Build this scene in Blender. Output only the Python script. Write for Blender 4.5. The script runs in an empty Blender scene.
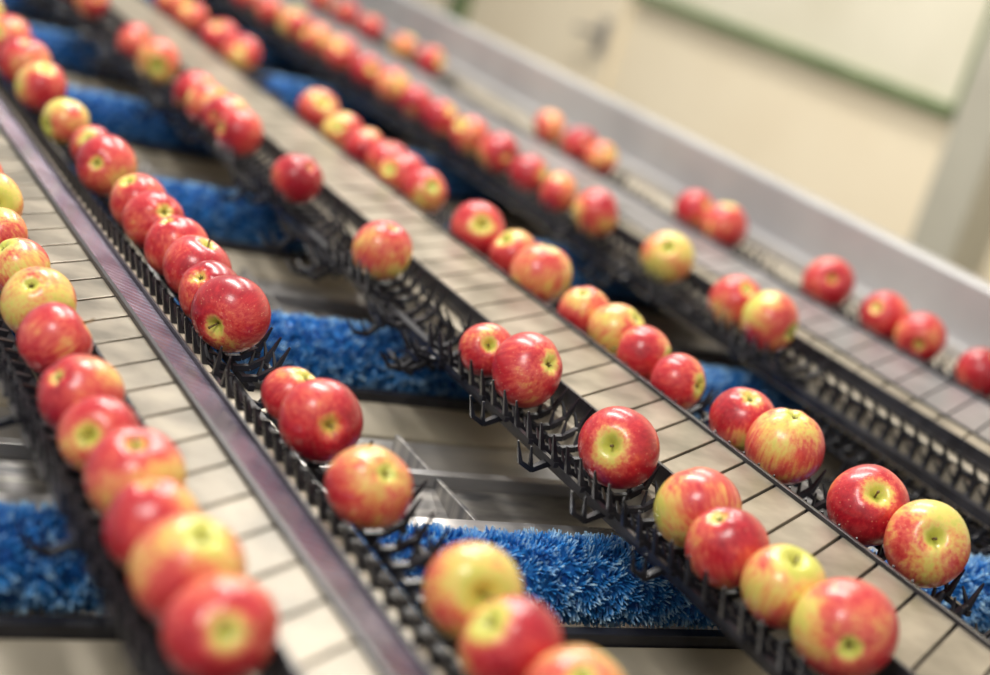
import bpy, bmesh, math, random
from mathutils import Vector, Matrix, Euler
random.seed(11)
Z0=1.0
H=0.46
F=1600.0
C=Vector((0,0,Z0+H))
s=0.30
v1=Vector((-855,-722.5,F))
a=-722.5+s*855
X2=(F*F-722.5*a)/(855+722.5*s)
v2=Vector((X2,a+s*X2,F))
Yw=v1.normalized(); Xw=v2.normalized(); Zw=Xw.cross(Yw).normalized()
right=Vector((Xw[0],Yw[0],Zw[0])); down=Vector((Xw[1],Yw[1],Zw[1])); fwd=Vector((Xw[2],Yw[2],Zw[2]))
M=Matrix(((right.x,-down.x,-fwd.x,C.x),(right.y,-down.y,-fwd.y,C.y),(right.z,-down.z,-fwd.z,C.z),(0,0,0,1)))
scene=bpy.context.scene
cd=bpy.data.cameras.new('camera'); cam=bpy.data.objects.new('camera',cd); scene.collection.objects.link(cam)
cam.matrix_world=M; cd.sensor_width=36; cd.lens=F/990*36; cd.clip_start=0.05
cd.dof.use_dof=True; cd.dof.focus_distance=1.52; cd.dof.aperture_fstop=2.0
scene.camera=cam
scene.view_settings.view_transform='Standard'

def proj(P):
    r=P-C; z=r.dot(fwd)
    return (495+F*r.dot(right)/z, 337.5+F*r.dot(down)/z)

# ---------------- materials
def nt(name):
    m=bpy.data.materials.new(name); m.use_nodes=True
    n=m.node_tree; b=n.nodes['Principled BSDF']; return m,n,b
def N(n,t,**k):
    x=n.nodes.new(t)
    for a_,v in k.items():
        setattr(x,a_,v)
    return x
def noisemat(name,c1,c2,scale=8,rough=0.4,metal=0.0,stretch=(1,1,1),bump=0.0,detail=4,coat=0,r2=None):
    m,n,b=nt(name)
    tc=N(n,'ShaderNodeTexCoord'); mp=N(n,'ShaderNodeMapping'); mp.inputs['Scale'].default_value=stretch
    no=N(n,'ShaderNodeTexNoise'); no.inputs['Scale'].default_value=scale; no.inputs['Detail'].default_value=detail
    cr=N(n,'ShaderNodeValToRGB'); cr.color_ramp.elements[0].position=.35; cr.color_ramp.elements[1].position=.65
    cr.color_ramp.elements[0].color=(*c1,1); cr.color_ramp.elements[1].color=(*c2,1)
    L=n.links.new
    L(tc.outputs['Object'],mp.inputs[0]); L(mp.outputs[0],no.inputs['Vector']); L(no.outputs['Fac'],cr.inputs[0]); L(cr.outputs[0],b.inputs['Base Color'])
    b.inputs['Roughness'].default_value=rough; b.inputs['Metallic'].default_value=metal
    b.inputs['Coat Weight'].default_value=coat
    if r2 is not None:
        mr=N(n,'ShaderNodeMapRange'); mr.inputs['To Min'].default_value=rough; mr.inputs['To Max'].default_value=r2
        L(no.outputs['Fac'],mr.inputs['Value']); L(mr.outputs[0],b.inputs['Roughness'])
    if bump:
        bp=N(n,'ShaderNodeBump'); bp.inputs['Strength'].default_value=bump; bp.inputs['Distance'].default_value=.002
        L(no.outputs['Fac'],bp.inputs['Height']); L(bp.outputs[0],b.inputs['Normal'])
    return m
M_slat=noisemat('slat_tan',(.17,.15,.115),(.36,.315,.245),18,.22,.25,bump=.08,r2=.45)
M_slat2=noisemat('slat_grey',(.17,.17,.19),(.30,.29,.31),9,.22,.35,bump=.05,r2=.42)
M_black=noisemat('black_plastic',(.012,.012,.016),(.032,.032,.038),30,.30)
M_strip=noisemat('ribbed_strip',(.11,.095,.14),(.26,.23,.30),20,.26,.5)
M_steel=noisemat('stainless',(.44,.44,.46),(.70,.68,.65),6,.22,.7,stretch=(1,6,6),r2=.42)
M_steeld=noisemat('stainless_dark',(.18,.18,.19),(.46,.44,.41),7,.20,.65,stretch=(2,8,1),r2=.45)
M_cream=noisemat('cream_plate',(.38,.34,.26),(.54,.48,.38),5,.35,.2)
M_rail=noisemat('rail_grey',(.39,.39,.40),(.49,.49,.49),4,.35,.3)
M_wall=noisemat('wall_paint',(.82,.71,.52),(.87,.77,.58),1.5,.7)
M_panel=noisemat('panel_light',(.66,.62,.48),(.74,.70,.56),2,.5)
M_green=noisemat('green_frame',(.10,.16,.06),(.16,.22,.10),5,.5)
M_post=noisemat('post_grey',(.40,.38,.31),(.46,.44,.36),3,.5)
M_floor=noisemat('floor_concrete',(.20,.20,.20),(.30,.29,.28),4,.6,bump=.1)

def brushmat():
    m,n,b=nt('blue_bristles'); L=n.links.new
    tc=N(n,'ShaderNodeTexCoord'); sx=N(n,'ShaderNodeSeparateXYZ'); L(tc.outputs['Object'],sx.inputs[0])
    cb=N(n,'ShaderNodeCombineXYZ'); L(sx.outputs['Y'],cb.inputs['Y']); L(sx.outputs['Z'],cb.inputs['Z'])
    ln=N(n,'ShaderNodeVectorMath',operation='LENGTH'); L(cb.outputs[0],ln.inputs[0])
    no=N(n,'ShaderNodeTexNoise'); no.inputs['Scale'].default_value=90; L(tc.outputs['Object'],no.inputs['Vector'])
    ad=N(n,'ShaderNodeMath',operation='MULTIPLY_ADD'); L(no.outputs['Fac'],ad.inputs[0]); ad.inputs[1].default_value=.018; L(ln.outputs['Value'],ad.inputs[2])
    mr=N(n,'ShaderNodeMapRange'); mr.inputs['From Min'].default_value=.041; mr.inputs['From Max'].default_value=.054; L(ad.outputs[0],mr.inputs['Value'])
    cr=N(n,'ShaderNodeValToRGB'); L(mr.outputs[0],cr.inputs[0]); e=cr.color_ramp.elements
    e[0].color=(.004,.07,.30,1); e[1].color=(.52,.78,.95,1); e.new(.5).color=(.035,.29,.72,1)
    L(cr.outputs[0],b.inputs['Base Color']); b.inputs['Roughness'].default_value=.45
    return m
M_brush=brushmat()

def applemat():
    m,n,b=nt('apple_skin'); L=n.links.new
    tc=N(n,'ShaderNodeTexCoord'); oi=N(n,'ShaderNodeObjectInfo')
    off=N(n,'ShaderNodeMath',operation='MULTIPLY'); L(oi.outputs['Random'],off.inputs[0]); off.inputs[1].default_value=40
    va=N(n,'ShaderNodeVectorMath',operation='ADD'); L(tc.outputs['Object'],va.inputs[0]); L(off.outputs[0],va.inputs[1])
    n1=N(n,'ShaderNodeTexNoise'); n1.inputs['Scale'].default_value=15; n1.inputs['Detail'].default_value=3; n1.inputs['Roughness'].default_value=.5; L(va.outputs[0],n1.inputs['Vector'])
    mp=N(n,'ShaderNodeMapping'); mp.inputs['Scale'].default_value=(1,1,.13); L(va.outputs[0],mp.inputs[0])
    n2=N(n,'ShaderNodeTexNoise'); n2.inputs['Scale'].default_value=260; n2.inputs['Detail'].default_value=3; L(mp.outputs[0],n2.inputs['Vector'])
    n3=N(n,'ShaderNodeTexNoise'); n3.inputs['Scale'].default_value=900; n3.inputs['Detail'].default_value=2; L(va.outputs[0],n3.inputs['Vector'])
    sx=N(n,'ShaderNodeSeparateXYZ'); L(tc.outputs['Object'],sx.inputs[0])
    cb=N(n,'ShaderNodeCombineXYZ'); L(sx.outputs['X'],cb.inputs['X']); L(sx.outputs['Y'],cb.inputs['Y'])
    ln=N(n,'ShaderNodeVectorMath',operation='LENGTH'); L(cb.outputs[0],ln.inputs[0])
    sc=N(n,'ShaderNodeSeparateColor'); L(oi.outputs['Color'],sc.inputs[0])
    pmx=N(n,'ShaderNodeMath',operation='MULTIPLY_ADD'); L(sc.outputs[1],pmx.inputs[0]); pmx.inputs[1].default_value=.014; pmx.inputs[2].default_value=.010
    pr=N(n,'ShaderNodeMapRange'); L(ln.outputs['Value'],pr.inputs['Value'])
    pr.inputs['From Min'].default_value=.002; L(pmx.outputs[0],pr.inputs['From Max']); pr.inputs['To Min'].default_value=.42; pr.inputs['To Max'].default_value=0
    s1=N(n,'ShaderNodeMath',operation='ADD'); L(n1.outputs['Fac'],s1.inputs[0]); L(pr.outputs[0],s1.inputs[1])
    s2=N(n,'ShaderNodeMath',operation='ADD'); L(s1.outputs[0],s2.inputs[0]); L(sc.outputs[0],s2.inputs[1])
    s3=N(n,'ShaderNodeMath',operation='MULTIPLY_ADD'); L(n2.outputs['Fac'],s3.inputs[0]); s3.inputs[1].default_value=.32; L(s2.outputs[0],s3.inputs[2])
    s4=N(n,'ShaderNodeMath',operation='MULTIPLY_ADD'); L(n3.outputs['Fac'],s4.inputs[0]); s4.inputs[1].default_value=.12; L(s3.outputs[0],s4.inputs[2])
    cr=N(n,'ShaderNodeValToRGB')
    sub=N(n,'ShaderNodeMath',operation='SUBTRACT'); L(s4.outputs[0],sub.inputs[0]); sub.inputs[1].default_value=.165
    L(sub.outputs[0],cr.inputs[0]); e=cr.color_ramp.elements
    e[0].position=.46; e[0].color=(.36,.006,.020,1); e[1].position=.97; e[1].color=(.60,.60,.10,1)
    x=e.new(.60); x.color=(.58,.024,.036,1)
    x=e.new(.70); x.color=(.74,.12,.08,1)
    x=e.new(.78); x.color=(.82,.40,.12,1)
    x=e.new(.86); x.color=(.78,.63,.15,1)
    vo=N(n,'ShaderNodeTexVoronoi'); vo.inputs['Scale'].default_value=230; L(va.outputs[0],vo.inputs['Vector'])
    vm=N(n,'ShaderNodeMapRange'); L(vo.outputs['Distance'],vm.inputs['Value']); vm.inputs['From Min'].default_value=.08; vm.inputs['From Max'].default_value=.22; vm.inputs['To Min'].default_value=.38; vm.inputs['To Max'].default_value=0
    mx=N(n,'ShaderNodeMix',data_type='RGBA'); L(vm.outputs[0],mx.inputs['Factor']); L(cr.outputs[0],mx.inputs[6]); mx.inputs[7].default_value=(.85,.5,.3,1)
    L(mx.outputs[2],b.inputs['Base Color'])
    rr=N(n,'ShaderNodeMapRange'); L(n1.outputs['Fac'],rr.inputs['Value']); rr.inputs['To Min'].default_value=.22; rr.inputs['To Max'].default_value=.42; L(rr.outputs[0],b.inputs['Roughness'])
    bp=N(n,'ShaderNodeBump'); bp.inputs['Strength'].default_value=.14; bp.inputs['Distance'].default_value=.001; L(n3.outputs['Fac'],bp.inputs['Height']); L(bp.outputs[0],b.inputs['Normal'])
    b.inputs['Coat Weight'].default_value=.35; b.inputs['Coat Roughness'].default_value=.13
    return m
M_apple=applemat()
M_stem=noisemat('apple_stem',(.10,.06,.02),(.22,.14,.05),200,.7)

# ---------------- mesh builder
class MB:
    def __init__(s_): s_.v=[];s_.f=[];s_.m=[];
    def box(s_,x0,x1,y0,y1,z0,z1,mi=0,sk=0):
        o=len(s_.v); e=sk*(x1-x0)
        s_.v+= [(x0,y0,z0),(x1,y0+e,z0),(x1,y1+e,z0),(x0,y1,z0),(x0,y0,z1),(x1,y0+e,z1),(x1,y1+e,z1),(x0,y1,z1)]
        for q in ((3,2,1,0),(4,5,6,7),(0,1,5,4),(1,2,6,5),(2,3,7,6),(3,0,4,7)):
            s_.f.append(tuple(o+i for i in q)); s_.m.append(mi)
    def bar(s_,p,q,w0,w1,mi=0,sides=4,caps=True):
        p=Vector(p);q=Vector(q);d=(q-p).normalized()
        u=d.cross(Vector((0,1,0)))
        if u.length<.1:u=d.cross(Vector((0,0,1)))
        u.normalize();w=d.cross(u); o=len(s_.v)
        for P,r in((p,w0),(q,w1)):
            for i in range(sides):
                an=2*math.pi*(i+.5)/sides
                s_.v.append(tuple(P+u*r*math.cos(an)+w*r*math.sin(an)))
        for i in range(sides):
            j=(i+1)%sides; s_.f.append((o+i,o+j,o+sides+j,o+sides+i)); s_.m.append(mi)
        if caps:
            s_.f.append(tuple(o+i for i in reversed(range(sides)))); s_.m.append(mi)
            s_.f.append(tuple(o+sides+i for i in range(sides))); s_.m.append(mi)
    def prism(s_,pts,y0,y1,mi=0):
        o=len(s_.v);n=len(pts)
        for y in(y0,y1):
            for x,z in pts: s_.v.append((x,y,z))
        for i in range(n):
            j=(i+1)%n; s_.f.append((o+i,o+j,o+n+j,o+n+i)); s_.m.append(mi)
        s_.f.append(tuple(o+i for i in reversed(range(n)))); s_.m.append(mi)
        s_.f.append(tuple(o+n+i for i in range(n))); s_.m.append(mi)
    def prismx(s_,pts,x0,x1,mi=0):
        o=len(s_.v);n=len(pts)
        for x in(x0,x1):
            for y,z in pts: s_.v.append((x,y,z))
        for i in range(n):
            j=(i+1)%n; s_.f.append((o+i,o+j,o+n+j,o+n+i)); s_.m.append(mi)
        s_.f.append(tuple(o+i for i in reversed(range(n)))); s_.m.append(mi)
        s_.f.append(tuple(o+n+i for i in range(n))); s_.m.append(mi)
    def obj(s_,name,mats,bevel=0,parent=None,loc=(0,0,0)):
        me=bpy.data.meshes.new(name); me.from_pydata(s_.v,[],s_.f)
        for m in mats: me.materials.append(m)
        me.polygons.foreach_set('material_index',s_.m); 
        bm=bmesh.new(); bm.from_mesh(me); bmesh.ops.recalc_face_normals(bm,faces=bm.faces); bm.to_mesh(me); bm.free()
        o=bpy.data.objects.new(name,me); scene.collection.objects.link(o); o.location=loc
        if bevel:
            bv=o.modifiers.new('bevel','BEVEL'); bv.width=bevel; bv.segments=2; bv.limit_method='ANGLE'
        if parent: o.parent=parent
        return o
def empty(name):
    e=bpy.data.objects.new(name,None); scene.collection.objects.link(e); return e

ROW=dict(A=.357,B=.557,C=.857,D=1.085,E=1.408,F=1.73)
SIDE=dict(A=-1,B=1,C=-1,D=1,E=-1,F=1)
YA,YB=.45,5.6

# ---------------- apples : (x, y, yellow, apparent width)
n_=None
AP=dict(
A=[(-30,178),(-8,200),(13,220,n_,50),(20,262,n_,62),(38,300,.19,76),(55,337,-.06,79),(83,390,-.03,86),(99,431,.02,82),(139,478,.12,104),(155,522,.04,99),(187,565,.09,118),(220,627,.03,117)],
B=[(-10,10),(8,38),(25,62),(42,85),(67,118,.19,48),(92,142,n_,44),(107,165,-.05,62),(138,200,.06,60),(155,218,-.02,62),(178,243,-.04,65),(197,268,-.01,70),(212,288,-.04,66),(233,312,-.08,80),(293,390,.05,64),(321,418,-.03,86),(371,484,.05,90),(484,603,.17,106),(516,645,.0,107),(565,678,.06,112)],
C=[(62,-12),(85,5),(130,45),(157,62,.08),(193,95),(208,108,.08),(225,118),(240,132),(297,178,-.09,53),(382,250,.03,62),(490,348,-.01,57),(525,368,-.06,77),(620,448,-.03,84),(697,508,.13,88),(734,550,-.01,85),(783,583,.08,88),(840,627,.03,106)],
D=[(165,8),(187,20),(218,40),(240,55,.06),(315,112),(342,132,.05),(365,150),(385,160),(403,178,.04),(421,188),(476,232,-.04,58),(514,253,-.02,50),(540,276,.15,65),(585,312,-.02,55),(615,330,.07,60),(644,352,.04,58),(678,380,.05,59),(744,418,-.01,68),(785,447,.09,80),(867,508,-.08,83),(925,545,.10,88)],
E=[(205,-8),(230,5),(262,15),(290,28),(312,42),(335,58),(360,75),(385,92),(410,106),(437,120),(465,138,.06),(497,155),(530,172),(560,190),(595,214,.04,50),(667,259,.19,54),(742,298,.11,56),(771,321,.05,61)],
F=[(320,0),(345,14),(370,28),(402,48),(425,65),(547,130,.08),(585,142),(602,157),(695,210,n_,42),(722,228,.02,48),(830,283,-.03,57),(888,314,-.05,52),(922,336,-.02,52),(985,370,-.05,52)])

def make_apple_mesh(idx):
    rnd=random.Random(idx*13+5)
    NS,NR=48,36
    a_=rnd.uniform(.94,1.0); hh=rnd.uniform(.88,.97)*1.03; tp=rnd.uniform(.03,.08); lob=rnd.uniform(.01,.025); ph=rnd.uniform(0,6)
    R=.0375; v=[];f=[];mi=[]
    def pt(phi,th):
        rho=1-.30*math.exp(-(phi/.22)**2)-.06*math.exp(-(phi/.5)**2)-.17*math.exp(-((math.pi-phi)/.20)**2)-.07*math.exp(-((math.pi-phi)/.45)**2)
        rho*=1+lob*math.cos(5*th+ph)*(.35+.65*math.exp(-((math.pi-phi)/.8)**2)) + .012*math.cos(2*th+ph)
        x=rho*math.sin(phi)*(1+tp*math.cos(phi)); z=rho*math.cos(phi)*hh
        return (R*x*math.cos(th),R*x*math.sin(th)*a_,R*z)
    v.append(pt(0.0001,0))
    for i in range(1,NR):
        phi=math.pi*i/NR
        phi=phi-.22*math.sin(2*phi)
        for j in range(NS): v.append(pt(phi,2*math.pi*j/NS))
    v.append(pt(math.pi-.0001,0)); last=len(v)-1
    for j in range(NS):
        k=(j+1)%NS
        f.append((0,1+j,1+k)); mi.append(0)
        for i in range(NR-2):
            b0=1+i*NS; f.append((b0+j,b0+NS+j,b0+NS+k,b0+k)); mi.append(0)
        b0=1+(NR-2)*NS; f.append((b0+j,last,b0+k)); mi.append(0)
    mb=MB(); z0=R*hh*.62; bx=rnd.uniform(-.004,.004); L_=rnd.uniform(.010,.015) if idx%3 else .020
    mb.bar((0,0,z0),(bx*.3,0,z0+L_*.5),.0011,.0009,1,8); mb.bar((bx*.3,0,z0+L_*.5),(bx,bx*.3,z0+L_),.0009,.0014,1,8)
    zc=-R*hh*.78
    for q in range(5):
        an=q*2*math.pi/5
        mb.bar((.001*math.cos(an),.001*math.sin(an),zc+.0005),(.0028*math.cos(an),.0028*math.sin(an),zc-.0025),.0009,.0003,1,4)
    o=len(v); v+=mb.v; f+=[tuple(o+i for i in q) for q in mb.f]; mi+=mb.m
    me=bpy.data.meshes.new('apple_mesh'); me.from_pydata(v,[],f); me.materials.append(M_apple); me.materials.append(M_stem)
    me.polygons.foreach_set('material_index',mi); me.polygons.foreach_set('use_smooth',[True]*len(f))
    bm=bmesh.new(); bm.from_mesh(me); bmesh.ops.recalc_face_normals(bm,faces=bm.faces); bm.to_mesh(me); bm.free()
    return me
AM=[make_apple_mesh(i) for i in range(8)]
rowY={}
for rname,lst in AP.items():
    ent=[]
    for t in lst:
        px,py=t[0],t[1]; ye=t[2] if len(t)>2 and t[2] is not None else random.uniform(-.06,.06)
        best=None
        for dx in (-.014,-.010,-.005,0,.005,.010,.014):
            X=ROW[rname]+dx; lo,hi=.3,7.0
            for it in range(40):
                mid=(lo+hi)/2
                p=proj(Vector((X,mid,Z0)))
                if (p[0]-px)*.6+(p[1]-py)*.8>0: lo=mid
                else: hi=mid
            p=proj(Vector((X,lo,Z0))); e=math.hypot(p[0]-px,p[1]-py)+abs(dx)*250
            if best is None or e<best[0]: best=(e,X,lo)
        if len(t)>3:
            zz=(Vector((best[1],best[2],Z0))-C).dot(fwd); sc=min(1.12,max(.74,t[3]*zz/(F*.075)))
        else: sc=random.uniform(.9,1.04)
        ent.append([best[1],best[2],sc,ye,best[0]])
    ent.sort(key=lambda e:e[1])
    for it in range(60):
        for i in range(len(ent)-1):
            need=.0375*(ent[i][2]+ent[i+1][2])*.955
            dx=ent[i+1][0]-ent[i][0]; dy=ent[i+1][1]-ent[i][1]
            nd=math.sqrt(max(need*need-dx*dx,0))
            if dy<nd:
                g=(nd-dy)/2; ent[i][1]-=g; ent[i+1][1]+=g
    rowY[rname]=[e[1] for e in ent]
    for e in ent:
        o=bpy.data.objects.new('apple',random.choice(AM)); scene.collection.objects.link(o)
        R=.0375*e[2]
        o.location=(e[0],e[1],Z0+(R-.0375)*.7); o.scale=(e[2],)*3; o.color=(max(0,.08+e[3]),random.random()**1.2,0,1)
        if random.random()<.62:
            vd=(C-o.location).normalized()
            tgt=(vd*random.uniform(.3,1.0)+Vector((0,0,1))*random.uniform(.0,.9)+Vector((random.uniform(-.6,.6),random.uniform(-.6,.6),0))).normalized()
        else:
            tgt=Vector((random.uniform(-1,1),random.uniform(-1,1),random.uniform(-.2,1))).normalized()
        pole=1 if random.random()<.4 else -1
        q=Vector((0,0,pole)).rotation_difference(tgt)
        q=q@Euler((0,0,random.uniform(0,6.28))).to_quaternion()
        o.rotation_mode='QUATERNION'; o.rotation_quaternion=q

# ---------------- carriers
CP=.052
def ribs(T,mb,side,claw):
    def P(x,y,z): return tuple(T@Vector((x,y,z)))
    for yy in (-.013,.013):
        for sg in(-1,1):
            mb.bar(P(sg*.004,yy,-.045),P(sg*.020,yy,-.043),.0042,.0040)
            mb.bar(P(sg*.020,yy,-.043),P(sg*.035,yy,-.033),.0040,.0038)
            mb.bar(P(sg*.035,yy,-.035),P(sg*.0445,yy,-.009),.0038,.0011)
            mb.bar(P(sg*.036,yy,-.034),P(sg*.034,yy+.012,-.019),.0030,.0010)
            mb.bar(P(sg*.020,yy,-.044),P(sg*.025,yy+.008,-.028),.0028,.0010)
    for xx in(-.035,-.012,.012,.035):
        if abs(xx)<.02: mb.bar(P(xx,-CP*.46,-.050),P(xx,CP*.46,-.050),.0042,.0042)
        else: mb.bar(P(xx,-.018,-.038),P(xx,.018,-.038),.0036,.0036)
    if claw:
        mb.bar(P(side*.030,0,-.042),P(side*.052,-.004,-.050),.0046,.0036)
        mb.bar(P(side*.052,-.004,-.050),P(side*.068,-.007,-.042),.0036,.0030)
        mb.bar(P(side*.068,-.007,-.042),P(side*.078,-.009,-.020),.0030,.0010)
        mb.bar(P(side*.053,-.005,-.049),P(side*.060,-.006,-.026),.0030,.0010)
for rname,xr in ROW.items():
    mb=MB(); sd=SIDE[rname]; k=0; y=YA
    while y<YB:
        near=min(abs(y-q) for q in rowY[rname])
        def dropT(ang,dz=0): return Matrix.Translation((xr,y,Z0+dz))@Matrix.Translation((-sd*.03,0,-.04))@Matrix.Rotation(sd*math.radians(ang),4,'Y')@Matrix.Translation((sd*.03,0,.04))
        if near<.08: ribs(Matrix.Translation((xr,y,Z0)),mb,sd,k%2==0 and near>.015)
        elif near<.125: ribs(dropT(20),mb,sd,True)
        else: ribs(dropT(55,-.004),mb,sd,k%2==0)
        y+=CP; k+=1
    mb.box(xr-.006,xr+.006,YA-.02,YB,Z0-.064,Z0-.052)
    mb.obj('fruit_carrier_chain',[M_black])

# ---------------- slat conveyors
SK=.62; PI_=.052
def conveyor(x0,x1,mats,strip=None,split=None):
    mb=MB(); y=YA; zt=Z0-.012
    while y<YB:
        xe=(split or x1)
        mb.box(x0,xe,y+.0020,y+PI_-.0020,zt-.006,zt,0,SK)
        if split: 
            e=SK*(split-x0); mb.box(split+.004,x1,y+e+.0020,y+e+PI_-.0020,zt-.008,zt-.001,4,SK)
        y+=PI_
    mb.box(x0,x1,YA,YB,zt-.020,zt-.0055,1)
    mb.box(x1,x1+.005,YA,YB,zt-.02,zt+.004,1)
    mb.box(x0-.004,x0,YA,YB,zt-.02,zt+.001,1)
    if split: mb.box(split,split+.004,YA,YB,zt-.01,zt+.003,1)
    if strip:
        y=YA
        while y<YB:
            mb.prism([(strip[0],zt+.001),(strip[1],zt-.010),(strip[1],zt-.014),(strip[0],zt-.006)],y+.0006,y+.0120,2)
            y+=.0127
        mb.prism([(strip[0],zt-.003),(strip[1],zt-.0125),(strip[1],zt-.02),(strip[0],zt-.02)],YA,YB,1)
        mb.box(strip[1],strip[1]+.003,YA,YB,zt-.03,zt-.006,1)
    return mb.obj('slat_conveyor',[mats,M_black,M_strip,M_steel,M_slat2],bevel=.0007)
conveyor(.405,.457,M_slat,strip=(.463,.500))
conveyor(.912,1.030,M_slat)
conveyor(1.464,1.652,M_slat,split=1.50)

# ---------------- machine frame
fr=empty('sorting_machine_frame')
mb=MB()
for x0,x1 in((.385,.530),(.885,1.062),(1.438,1.702)):
    mb.box(x0,x1,YA,YB,Z0-.080,Z0-.070,0)
    mb.box(x0+.004,x1-.004,YA,YB,Z0-.070,Z0-.034,0)
mb.obj('lane_beam',[M_cream,M_steel],bevel=.001,parent=fr)
mb=MB()
mb.prism([(1.9,Z0-.02),(1.9,Z0+.070),(1.905,Z0+.076),(1.945,Z0+.076),(1.945,Z0-.25),(1.90,Z0-.25)],YA-.3,YB+2,0)
mb.box(1.785,1.899,YA-.2,YB+2,Z0-.055,Z0-.040,1)
mb.box(1.86,1.8995,YA-.2,YB+2,Z0-.040,Z0-.018,0)
mb.box(.17,.20,YA-.3,YB+2,Z0-.25,Z0-.075,0)
for yy in(.4,2.2,4.0,5.8,7.2):
    for xx in(.17,1.90):
        mb.box(xx,xx+.04,yy,yy+.05,0,Z0-.25,0)
mb.obj('side_rail',[M_rail,M_cream],bevel=.002,parent=fr)
mb=MB()
mb.box(.20,1.90,YA-.25,YB+1.5,Z0-.25,Z0-.24,1)
BY=[1.105+.545*k for k in range(-1,9)]
for by in BY:
    mb.box(.20,1.90,by-.070,by-.056,Z0-.190,Z0-.145,3)
    mb.prismx([(by-.15,Z0-.165),(by-.072,Z0-.156),(by-.072,Z0-.162),(by-.15,Z0-.171)],.20,1.90,2)
    mb.prismx([(by-.21,Z0-.195),(by-.155,Z0-.168),(by-.150,Z0-.170),(by-.205,Z0-.201)],.20,1.90,0)
    mb.prismx([(by+.058,Z0-.150),(by+.062,Z0-.122),(by+.094,Z0-.118),(by+.094,Z0-.122),(by+.066,Z0-.126),(by+.062,Z0-.150)],.20,1.90,0)
    mb.prismx([(by+.105,Z0-.175),(by+.22,Z0-.145),(by+.22,Z0-.149),(by+.105,Z0-.180)],.20,1.90,1)
    mb.box(.20,1.90,by+.222,by+.236,Z0-.155,Z0-.132,0)
    mb.prismx([(by+.25,Z0-.20),(by+.31,Z0-.175),(by+.31,Z0-.179),(by+.25,Z0-.204)],.20,1.90,1)
    for xg in(.24,.64,.72,.80,1.19,1.28,1.36):
        mb.box(xg,xg+.006,by+.10,by+.33,Z0-.185,Z0-.135,1)
mb.obj('cross_tray',[M_steel,M_steeld,M_cream,M_black],bevel=.001,parent=fr)

# ---------------- brush rollers
bb=MB(); rb=random.Random(3); x0,x1=.215,1.885
for i in range(46000):
    x=rb.uniform(x0,x1); an=rb.uniform(0,2*math.pi)
    w=math.sin(x*260+3*math.sin(an*3))*math.sin(an*11+2*math.sin(x*150))
    r1=.0405+.0034*w+rb.uniform(-.003,.0025)
    a2=an+rb.uniform(-.10,.10)+.14*math.sin(x*190+an*4)
    x2=x+rb.uniform(-.003,.003)+.004*math.sin(an*11+x*40)
    bb.bar((x,.031*math.cos(an),.031*math.sin(an)),(x2,r1*math.cos(a2),r1*math.sin(a2)),.0011,.0008,0,3,False)
n=24; o=len(bb.v)
for X in(x0,x1):
    for i in range(n): bb.v.append((X,.0335*math.cos(2*math.pi*i/n),.0335*math.sin(2*math.pi*i/n)))
for i in range(n):
    j=(i+1)%n; bb.f.append((o+i,o+j,o+n+j,o+n+i)); bb.m.append(0)
bb.bar((x0-.014,0,0),(x1+.014,0,0),.008,.008,1,12)
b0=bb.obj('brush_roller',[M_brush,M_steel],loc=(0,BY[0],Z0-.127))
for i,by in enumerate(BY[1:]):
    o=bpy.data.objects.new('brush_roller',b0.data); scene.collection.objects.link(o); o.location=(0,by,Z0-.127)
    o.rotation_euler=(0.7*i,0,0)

# ---------------- room
mb=MB(); mb.box(-3,3.5,-3,16,-.05,0); mb.obj('floor',[M_floor])
mb=MB(); mb.box(3.5,3.6,-3,16,0,3.2); mb.obj('wall_right',[M_wall])
XW=3.4995
mb=MB()
def strip_(y0,y1,z0,z1,mi,t=.03): mb.box(XW-t,XW,y0,y1,z0,z1,mi)
strip_(3.52,5.33,1.19,2.4,1,.01)
strip_(3.50,5.35,1.160,1.198,0,.04); strip_(3.50,5.35,2.4,2.44,0,.04)
strip_(3.475,3.52,1.160,2.44,0,.04); strip_(5.33,5.36,1.165,2.44,0,.04)
mb.obj('window_1',[M_green,M_panel],bevel=.003)
mb=MB(); mb.box(3.36,XW,3.22,3.40,0,3.2); mb.box(3.34,XW,3.20,3.42,0,.15); mb.obj('wall_column',[M_post],bevel=.01)
mb=MB(); mb.box(3.44,XW,6.72,6.82,0,3.2); mb.obj('trim_1',[M_green],bevel=.004)
mb=MB(); mb.box(3.475,XW,5.40,6.40,0.0,2.1,0); mb.box(3.46,3.475,5.45,5.52,.90,1.04,1); mb.bar((3.47,5.485,.98),(3.42,5.485,.98),.014,.014,1,10); mb.bar((3.425,5.495,.98),(3.42,5.62,.97),.013,.011,1,10); mb.obj('door_1',[M_wall,M_steeld],bevel=.002)

# ---------------- lights
w=bpy.data.worlds.new('world'); scene.world=w; w.use_nodes=True
w.node_tree.nodes['Background'].inputs[0].default_value=(1,.97,.92,1); w.node_tree.nodes['Background'].inputs[1].default_value=.62
def area(name,loc,size,energy,col,target):
    l=bpy.data.lights.new(name,'AREA'); l.shape='RECTANGLE'; l.size=size[0]; l.size_y=size[1]; l.energy=energy; l.color=col
    o=bpy.data.objects.new(name,l); scene.collection.objects.link(o); o.location=loc
    o.rotation_euler=(Vector(target)-Vector(loc)).to_track_quat('-Z','Y').to_euler()
area('ceiling_light',(.7,2.8,3.4),(.40,2.0),88,(1,.95,.88),(.9,2.0,1))
area('ceiling_light',(2.4,4.2,3.6),(.5,3.0),90,(1,.95,.87),(2.4,3.8,1))
area('ceiling_light',(-.7,.3,2.9),(.7,.7),30,(1,.96,.90),(.9,1.6,1))
